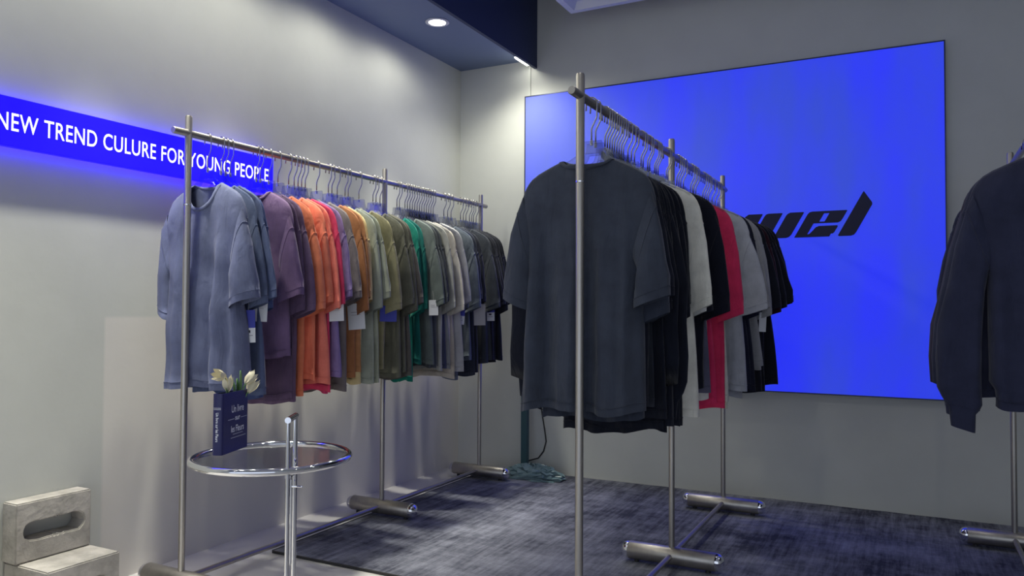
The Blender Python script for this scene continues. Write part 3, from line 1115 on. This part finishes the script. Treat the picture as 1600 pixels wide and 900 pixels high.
def book_vase():
    S, M_ = Vector((-1.829, 1.633, ZT)), Vector((-1.798, 1.639, ZT))
    W, T, H = .149, .032, .180
    ang = math.atan2(.141, -.049)
    root = empty('book_vase', (M_.x, M_.y, ZT + .0005), ang)   # local +x along the cover, local +y away from the camera side
    tag(root, 'navy book-shaped vase lettered in French on the glass table', 'vase')
    # front and back boards with rounded spine, hollow inside
    MB().box(0, W, 0, .004, 0, H).build('front_cover', m_book, root, bevel=.0012)
    MB().box(0, W, T - .004, T, 0, H).build('back_cover', m_book, root, bevel=.0012)
    g = MB()
    prof = []
    for k in range(9):
        a = math.pi / 2 * (-1 + 2 * k / 8)
        prof.append((-.006 * math.cos(a), T / 2 + T / 2 * math.sin(a)))
    V = [(x, y, z) for (x, y) in prof for z in (0, H)]
    V += [(x + .004, T / 2 + (y - T / 2) * .8, z) for (x, y) in prof for z in (0, H)]
    F = []
    n = 9
    for k in range(n - 1):
        F.append((2 * k, 2 * k + 1, 2 * k + 3, 2 * k + 2))
        o = 2 * n
        F.append((o + 2 * k, o + 2 * k + 2, o + 2 * k + 3, o + 2 * k + 1))
        F.append((2 * k + 1, o + 2 * k + 1, o + 2 * k + 3, 2 * k + 3))
        F.append((2 * k, 2 * k + 2, o + 2 * k + 2, o + 2 * k))
    g.add(V, F).build('spine', m_book, root, True, 50, fix=True)
    MB().box(W - .008, W - .004, .004, T - .004, .003, H - .006).build('page_block', m_book, root)
    MB().box(0, W - .008, .004, T - .004, .003, .007).build('bottom_panel', m_book, root)
    for body, z, w, h in (('Un livre', .129, .074, .022), ('sur', .099, .030, .011), ('les Fleurs', .069, .078, .020)):
        me = fit(text_mesh('cover_text', body, .02, m_bookprint, .0002), w, h)
        o = put('cover_text', me, root)
        o.rotation_euler = (R(90), 0, 0)
        o.location = (.085, -.0006, z)
    for (a, b_, z) in ((.028, .066, .098), (.104, .142, .098), (.058, .118, .052), (.045, .135, .042)):
        MB().box(a, b_, -.0006, .0006, z, z + .0008).build('cover_rule', m_bookprint, root)
    me = fit(text_mesh('spine_text', 'Un livre sur les Fleurs', .012, m_bookprint, .0002), .085, .009)
    o = put('spine_text', me, root)
    o.rotation_euler = (R(90), R(90), R(-90))
    o.location = (-.0066, T / 2, .082)
    for z in (.138, .134):
        MB().box(-.0066, -.0058, T * .15, T * .85, z, z + .0009).build('spine_rule', m_bookprint, root)
    # tulips standing in the vase: one thing per stem
    ci = Vector((-1.835, 1.712, 0))

    def tulip(head, lean, k, label):
        bt = (-.030, -.012, .026, .040)[k]
        base = Vector((ci.x - .33 * bt, ci.y + .945 * bt, ZT + .012))
        t = empty('tulip', base)
        tag(t, label, 'flower', 'cream tulips in the book vase')
        hd = Vector(head) - base
        d = Vector(lean).normalized()
        low = hd - d * .020
        mid = Vector((hd.x * .12, hd.y * .12, min(.172, low.z * .95)))
        pts = []
        for q in range(9):
            f = q / 8
            pts.append(tuple(((1 - f) ** 2) * Vector((0, 0, 0)) + 2 * f * (1 - f) * mid + f * f * low))
        MB().tube(pts, .0021, 8).build('stem', m_leaf, t, True)
        rot = d.to_track_quat('Z', 'Y').to_matrix()
        for p in range(6):
            a0 = p * math.pi / 3
            rr = 1.0 if p % 2 == 0 else .9
            V, F = [], []
            nu, nv = 7, 8
            for i in range(nv):
                v = i / (nv - 1)
                z = -.020 + .046 * v
                rad = (.0035 + .0140 * math.sin(min(1, v * 1.25) * math.pi * .62)) * rr
                half = (.95 * (math.sin(math.pi * (.12 + .80 * v)) ** .7)) * .62
                if v > .97:
                    half = .06
                for j in range(nu):
                    a = a0 + (j / (nu - 1) * 2 - 1) * half
                    flare = .0035 * max(0, v - .75) * 4 * (1 if p == k % 6 else .3)
                    V.append(tuple(hd + rot @ Vector(((rad + flare) * math.cos(a), (rad + flare) * math.sin(a), z - .0015 * abs(j - 3)))))
            for i in range(nv - 1):
                for j in range(nu - 1):
                    F.append((i * nu + j, i * nu + j + 1, (i + 1) * nu + j + 1, (i + 1) * nu + j))
            MB().add(V, F).build('petal', m_petal, t, True)

        return t

    def leaf(t, a, b, c, w):
        V, F = [], []
        A, B_, C_ = Vector(a), Vector(b), Vector(c)
        side = (C_ - A).cross(Vector((.9, .4, .1))).normalized()
        n = 10
        for i in range(n):
            f = i / (n - 1)
            p = (1 - f) ** 2 * A + 2 * f * (1 - f) * B_ + f * f * C_
            ww = w * (math.sin(math.pi * (.08 + .92 * f)) ** .8 if f < 1 else 0.02)
            fold = Vector((.004, .002, 0))
            V += [tuple(p - side * ww + fold), tuple(p), tuple(p + side * ww + fold)]
        for i in range(n - 1):
            for j in range(2):
                F.append((3 * i + j, 3 * i + j + 1, 3 * i + 4 + j, 3 * i + 3 + j))
        MB().add(V, F).build('leaf', m_leaf, t, True)
    t0 = tulip((-1.838, 1.661, .796), (.10, -.9, .25), 0, 'cream tulip leaning left, topmost on the left of the vase')
    t1 = tulip((-1.825, 1.678, .770), (.15, -.15, 1), 1, 'upright cream tulip lowest on the left of the vase')
    t2 = tulip((-1.838, 1.778, .777), (-.1, .75, .55), 2, 'largest cream tulip leaning right over the vase')
    t3 = tulip((-1.842, 1.790, .752), (-.05, .6, .75), 3, 'small cream tulip bud tucked under the right-hand bloom')
    b2 = t2.location
    leaf(t2, (0, 0, .13), (0, .005, .19), tuple(Vector((-1.85, 1.748, .805)) - b2), .011)
    leaf(t2, (0, 0, .13), (.002, -.01, .18), tuple(Vector((-1.845, 1.730, .782)) - b2), .012)
    b1 = t1.location
    leaf(t1, (0, 0, .13), (0, .01, .18), tuple(Vector((-1.85, 1.715, .782)) - b1), .010)
    b0 = t0.location
    leaf(t0, (0, 0, .13), (.004, -.02, .17), tuple(Vector((-1.825, 1.672, .765)) - b0), .008)


book_vase()


# ------------------------------------------------------------------ concrete blocks with a rounded slot
def block_mesh(t, w, h, slot_w, slot_h, seed):
    """slab of thickness t (x), width w (y), height h (z), with a stadium slot through x"""
    rs = random.Random(seed)
    n = 48
    outer, inner = [], []
    for k in range(n):
        a = 2 * math.pi * (k + .5) / n
        c, s = math.cos(a), math.sin(a)
        sc = min((w / 2) / max(abs(c), 1e-6), (h / 2) / max(abs(s), 1e-6))
        oy, oz = c * sc, s * sc
        outer.append((oy, oz))
        r = slot_h / 2
        L = slot_w / 2 - r
        # stadium by ray from the centre, remapped so spacing stays even
        b = a
        if abs(math.tan(b)) * L > r if abs(math.cos(b)) > 1e-6 else True:
            y = r / math.tan(b) if abs(math.tan(b)) > 1e-9 else 0
            y = abs(y) * (1 if c > 0 else -1)
            z = r * (1 if s > 0 else -1)
        else:
            A = 1.0
            Bq = -2 * L * abs(c)
            Cq = L * L - r * r
            d = (-Bq + math.sqrt(max(0, Bq * Bq - 4 * A * Cq))) / 2
            y, z = d * c, d * s
        inner.append((y + rs.uniform(-.002, .002), z + rs.uniform(-.002, .002)))
    # snap the rectangle's corners
    for cy in (-1, 1):
        for cz in (-1, 1):
            i = min(range(n), key=lambda q: (outer[q][0] - cy * w / 2) ** 2 + (outer[q][1] - cz * h / 2) ** 2)
            outer[i] = (cy * w / 2, cz * h / 2)
    V = [(-t / 2, y, z) for y, z in outer] + [(t / 2, y, z) for y, z in outer] + [(-t / 2, y, z) for y, z in inner] + [(t / 2, y, z) for y, z in inner]
    F = []
    for k in range(n):
        j = (k + 1) % n
        F += [(k, n + k, n + j, j), (2 * n + k, 2 * n + j, 3 * n + j, 3 * n + k), (k, j, 2 * n + j, 2 * n + k), (n + k, 3 * n + k, 3 * n + j, n + j)]
    return MB().add(V, F)


def block(t, w, h, loc, label, slot, rz=0, seed=1):
    g = block_mesh(t, w, h, slot[0], slot[1], seed)
    o = g.build('concrete_block', m_concrete, None, fix=True)
    bm = bmesh.new()
    bm.from_mesh(o.data)
    ed = [e for e in bm.edges if e.is_manifold and e.calc_face_angle(0) > 1.0]
    bmesh.ops.bevel(bm, geom=ed, offset=.004, segments=2, affect='EDGES')
    bm.to_mesh(o.data)
    bm.free()
    o.location = loc
    o.rotation_euler = (0, 0, rz)
    tag(o, label, 'concrete block', 'concrete blocks by the left wall')
    return o


block(.075, .253, .191, (WX + .038, 1.598, .18 + .0965), 'upright concrete block with a long slot, leaning flat on the wall', (.205, .06), 0, 1)
block(.225, .248, .178, (WX + .1135, 1.604, .090), 'thick concrete block lowest on the floor under the slotted slab', (.16, .06), R(.5), 2)
block(.15, .25, .178, (WX + .165, 1.225, .090), 'lower concrete block at the left frame edge, on the floor', (.16, .06), R(-1), 3)
block(.075, .25, .191, (WX + .135, 1.236, .18 + .0965), 'upper concrete block cut off by the left frame edge', (.19, .06), 0, 4)


# ------------------------------------------------------------------ teal stand, plastic cover and cable
def teal_stand():
    root = empty('teal_stand', (-2.06, 4.17, 0))
    tag(root, 'teal square pole stand in the back corner behind the shirts', 'stand')
    MB().box(-.019, .019, -.019, .019, .02, 1.02).build('pole', m_teal, root, bevel=.003)
    MB().box(-.14, .14, -.07, .07, .010, .03).build('base_plate', m_teal, root, bevel=.004)
    MB().box(-.03, .03, -.03, .03, .95, 1.06).build('head', m_teal, root, bevel=.006)
    # crumpled clear film over the base
    rs = np.random.RandomState(5)
    nu, nv = 36, 14
    V, F = [], []
    for i in range(nv):
        v = i / (nv - 1)
        for k in range(nu):
            a = 2 * math.pi * k / nu
            rx, ry = .20 * (1 - .85 * v ** 1.6), .095 * (1 - .78 * v ** 1.6)
            j = .82 + .30 * rs.rand()
            V.append((.04 + rx * math.cos(a) * j, -.01 + ry * math.sin(a) * j, .0105 + .085 * math.sin(v * math.pi / 2) * (.7 + .3 * rs.rand())))
    for i in range(nv - 1):
        for k in range(nu):
            k2 = (k + 1) % nu
            F.append((i * nu + k, i * nu + k2, (i + 1) * nu + k2, (i + 1) * nu + k))
    o = MB().add(V, F).build('plastic_wrap', m_wrap, None, False)
    o.location = (-2.02, 4.13, 0)
    tag(o, 'crumpled translucent plastic wrap around the foot of the teal pole', 'plastic wrap')
    pts = [(-2.01, 1.0), (-2.012, .60), (-2.004, .42), (-1.995, .36), (-1.978, .27), (-1.968, .20), (-1.985, .14), (-2.02, .095), (-2.09, .072), (-2.14, .045), (-2.16, .022)]
    P = []
    for i in range(len(pts) - 1):
        for q in range(4):
            f = q / 4
            P.append((pts[i][0] * (1 - f) + pts[i + 1][0] * f, 4.274, pts[i][1] * (1 - f) + pts[i + 1][1] * f))
    o = MB().tube(P, .004, 8).build('power_cable', m_black, None, True)
    tag(o, 'thin black power cable curling down the back wall', 'cable')


m_wrap, _nt, _b = mat_new('crumpled_film')
_b.inputs['Base Color'].default_value = (*lin((120, 146, 152)), 1)
_b.inputs['Roughness'].default_value = 0.25
_b.inputs['Alpha'].default_value = 0.8
teal_stand()
